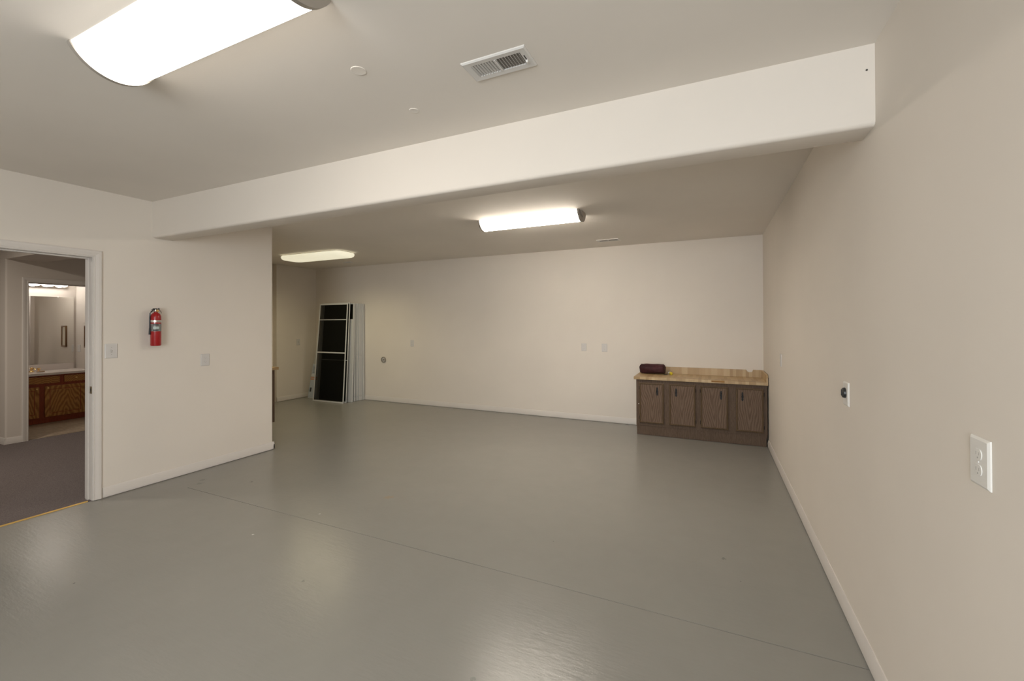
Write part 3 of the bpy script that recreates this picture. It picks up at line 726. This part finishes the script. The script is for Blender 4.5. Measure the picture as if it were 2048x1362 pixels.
for k in range(8):
    f = k / 7
    yb = (5.885, 5.945, 6.040, 6.122, 6.186, 6.234, 6.282, 6.329)[k]; yt = (6.020, 6.062, 6.112, 6.154, 6.199, 6.243, 6.287, 6.331)[k]
    xr = -6.172 + .045 * f; xo = (0, .004, .045, .012, .006, .016, .004, .012)[k]
    th = (.016, .016, .034, .036, .040, .040, .040, .040)[k]
    hh = PH + (0, .020, .008, .006, .012, .002, .008, .004)[k]
    args = dict(BL=(xr - .765, yb - .020 * (1 - f)), BR_=(xr + xo, yb), TL=(xr - .762, yt + .016 * (1 - f)), TR=(xr - .022 * (1 - f) + xo * .9, yt), h=hh, th=th)
    if k == 0:
        t, pb = panel(k, labs[k], 'window_screen', rails=((1.545, .012), (.915, .024)), fill=M['screen_thin'], stile=.024, **args)
    elif k == 2: panel(k, labs[k], 'storm_panel', rails=((1.54, .02),), fill=M['screen'], stile=.022, lower=1.54, **args)
    elif k == 1: panel(k, labs[k], 'window_screen', rails=((.78, .012),), fill=M['screen_thin'], stile=.02, lstile=.075, **args)
    else: panel(k, labs[k], 'storm_panel', rails=((.85, .03),), fill=M['screen'], stile=.05, cut=(.08, .868), **args)

# printed carton leaning behind the screens
t = thing('carton', 'narrow printed carton with thin rods leaning at the left of the screens', 'box', (-7.05, 6.0, 0))
BLc, tw, th = (-7.300, 6.055), .30, .035
def cp(nm, u0, u1, z0, z1, d0, d1, m, par=None):
    b = BM(); vs = add_box(b, u0, u1, d0, d1, z0, z1)
    for v_ in vs:
        u, d, z = v_.co
        v_.co = Vector((BLc[0] + u + .040 * z - .0, BLc[1] + d + .165 * z - .02 * u, z + .002)) - t.location
    return obj(nm, b, m, par or t, bevel=.001)
CH = 1.24
bx = cp('box_body', 0, tw, 0, .665, 0, th, M['carton_white'])
for u_ in (.010, .060, .25): cp('rod', u_, u_ + .012, .665, CH, .008, .020, M['alu'])
cp('box_sleeve', -.001, tw + .001, .012, .66, -.0012, 0, M['carton'])
cp('orange_band', -.0012, tw + .001, .36, .382, -.002, -.0012, M['carton_orange']); cp('orange_band', -.0012, tw + .001, .396, .415, -.002, -.0012, M['carton_orange'])
cp('white_band', -.0012, tw + .001, .425, .47, -.002, -.0012, M['carton_white'])
cp('ink_block', .024, .070, .125, .205, -.002, -.0012, M['carton_black'])
for k in range(5): cp('ink_line', .018 + .004 * (k % 2), .085, .50 + k * .026, .507 + k * .026, -.002, -.0012, M['carton_black'])
for k in range(3): cp('ink_line', .012, .055, .035 + k * .024, .043 + k * .024, -.002, -.0012, M['carton_white'])
cp('top_flap', .0, tw, CH, CH + .020, .004, th - .004, M['core'])

# ------------------------------------------------------------ bathroom: vanity, mirror, light bar, things on the top
VX = -9.0; VY0, VY1 = 2.31, 3.405
t = thing('vanity_cabinet', 'red oak vanity cabinet in the bathroom', 'cabinet', (-9.25, 2.86, .010))
o3 = t.location
def vb_(nm, x0, x1, y0, y1, z0, z1, m, par=None, **k): return box(nm, x0 - o3.x, x1 - o3.x, y0 - o3.y, y1 - o3.y, z0 - o3.z, z1 - o3.z, M[m], par or t, **k)
vb_('carcass', -9.54, VX, VY0, VY1, .075, .720, 'oak_frame'); vb_('toe_board', -9.5, VX - .010, VY0, VY1, .012, .075, 'oak_frame')
def panel_door(y0, y1, z0, z1, knob):
    d = vb_('door', VX, VX + .018, y0, y1, z0, z1, 'oak', bevel=.004)
    b = BM(); w_ = .052
    # recessed groove ring then raised field
    rows = []
    for o_, q in ((w_, .0182), (w_ + .006, .0145), (w_ + .022, .0215), (w_ + .023, .0182)):
        rows.append([b.verts.new((VX + q - o3.x, y - o3.y, z - o3.z)) for y, z in ((y0 + o_, z0 + o_), (y1 - o_, z0 + o_), (y1 - o_, z1 - o_), (y0 + o_, z1 - o_))])
    for a, c in zip(rows[:3], rows[1:3]):
        for k in range(4): b.faces.new((a[k], a[(k + 1) % 4], c[(k + 1) % 4], c[k]))
    b.faces.new(rows[2]); b.verts.remove(rows[3][0]) if False else None
    obj('raised_field', b, M['oak'], d)
    b = BM(); ww = w_ + .004
    for (a0, a1, c0, c1) in ((y0 + w_ - .003, y0 + ww, z0 + w_, z1 - w_), (y1 - ww, y1 - w_ + .003, z0 + w_, z1 - w_), (y0 + w_, y1 - w_, z0 + w_ - .003, z0 + ww), (y0 + w_, y1 - w_, z1 - ww, z1 - w_ + .003)):
        add_box(b, VX + .0178 - o3.x, VX + .0188 - o3.x, a0 - o3.y, a1 - o3.y, c0 - o3.z, c1 - o3.z)
    obj('panel_groove', b, M['oak_frame'], d)
    if knob: knob_(d, *knob)
    return d
def knob_(par, y, z):
    b = BM(); add_lathe(b, [(.006, VX + .018 - o3.x), (.005, VX + .028 - o3.x), (.013, VX + .034 - o3.x), (.014, VX + .041 - o3.x), (.008, VX + .046 - o3.x)], 16, 0, (0, y - o3.y, z - o3.z))
    obj('knob', b, M['brass'], par, smooth=True)
panel_door(2.875, 3.325, .100, .560, (2.902, .530))
panel_door(2.400, 2.815, .100, .555, (2.785, .525))
dr = vb_('drawer_front', VX, VX + .018, 3.085, 3.345, .600, .700, 'oak', bevel=.004); knob_(dr, 3.215, .655)
vb_('false_front', VX, VX + .018, 2.43, 3.035, .600, .700, 'oak', bevel=.004)
t = thing('vanity_countertop', 'pale cultured marble vanity top with backsplash', 'countertop', (0, 0, 0))
box('slab', -9.545, -8.965, 2.30, 3.415, .722, .757, M['cultured'], t, bevel=.004)
box('backsplash', -9.545, -9.520, 2.30, 3.385, .757, .850, M['cultured'], t, bevel=.003)
t = thing('mirror', 'large frameless mirror above the vanity', 'mirror', (-9.55, 3.14, 1.39))
box('glass', .001, .007, -.250, .250, -.535, .532, M['mirror'], t)
box('edge_strip', 0, .010, -.256, -.2505, -.535, .532, M['ivory_plastic'], t)
b = BM(); add_lathe(b, [(.009, .004), (.009, .012), (.004, .014)], 12, 0, (0, .060, .533)); obj('clip', b, M['white_plastic'], t, smooth=True)
t = thing('vanity_light', 'chrome light bar with round globe bulbs above the mirror', 'light', (-9.55, 2.86, 2.128))
b = BM(); add_box(b, .001, .048, -.445, .445, -.060, .062); obj('light_bar', b, M['chrome'], t, bevel=.003)
for k in range(6):
    yy = 3.225 - .152 * k - 2.86
    b = BM(); add_lathe(b, [(.020, .048), (.020, .062), (.017, .068)], 16, 0, (0, yy, .004)); sk = obj('socket', b, M['chrome'], t, smooth=True)
    b = BM(); bmesh.ops.create_uvsphere(b, u_segments=20, v_segments=12, radius=.057, matrix=Matrix.Translation((.120, yy, .004))); obj('bulb', b, M['bulb'], sk, smooth=True)
t = thing('faucet', 'brass faucet on the vanity top', 'faucet', (-9.33, 2.840, .758))
b = BM(); add_lathe(b, [(.030, 0), (.030, .008), (.022, .016), (.014, .024), (.013, .05), (.018, .056), (.016, .066), (.008, .072)], 20); obj('post', b, M['brass'], t, smooth=True)
b = BM(); add_tube(b, [(.0, 0, .040), (.05, 0, .060), (.10, 0, .055), (.12, 0, .040)], [.011, .010, .009, .009]); obj('spout', b, M['brass'], t, smooth=True)
for s in (-1, 1):
    b = BM(); add_lathe(b, [(.024, 0), (.023, .008), (.012, .018), (.012, .030), (.021, .036), (.022, .050), (.012, .056)], 16, 2, (0, s * .075, 0)); obj('faucet_handle', b, M['brass'], t, smooth=True)
b = BM(); add_box(b, -.045, .045, -.020, .020, 0, .018); o = tag(obj('soap_bar', b, M['soap'], bevel=.006, seg=3), 'tan bar of soap on the vanity top', 'soap'); o.location = (-9.23, 2.905, .758); o.rotation_euler = (0, 0, math.radians(70))
t = thing('picture', 'brown wood framed print seen in the bathroom mirror', 'picture', (-9.145, 3.42, 1.28))
b = BM()
for (x0, x1, z0, z1) in ((-.080, .080, .155, .178), (-.080, .080, -.178, -.155), (-.080, -.062, -.155, .155), (.062, .080, -.155, .155)): add_box(b, x0, x1, -.022, -.001, z0, z1)
obj('picture_frame', b, M['picture_wood'], t); box('print', -.062, .062, -.010, -.003, -.155, .155, M['paper'], t)
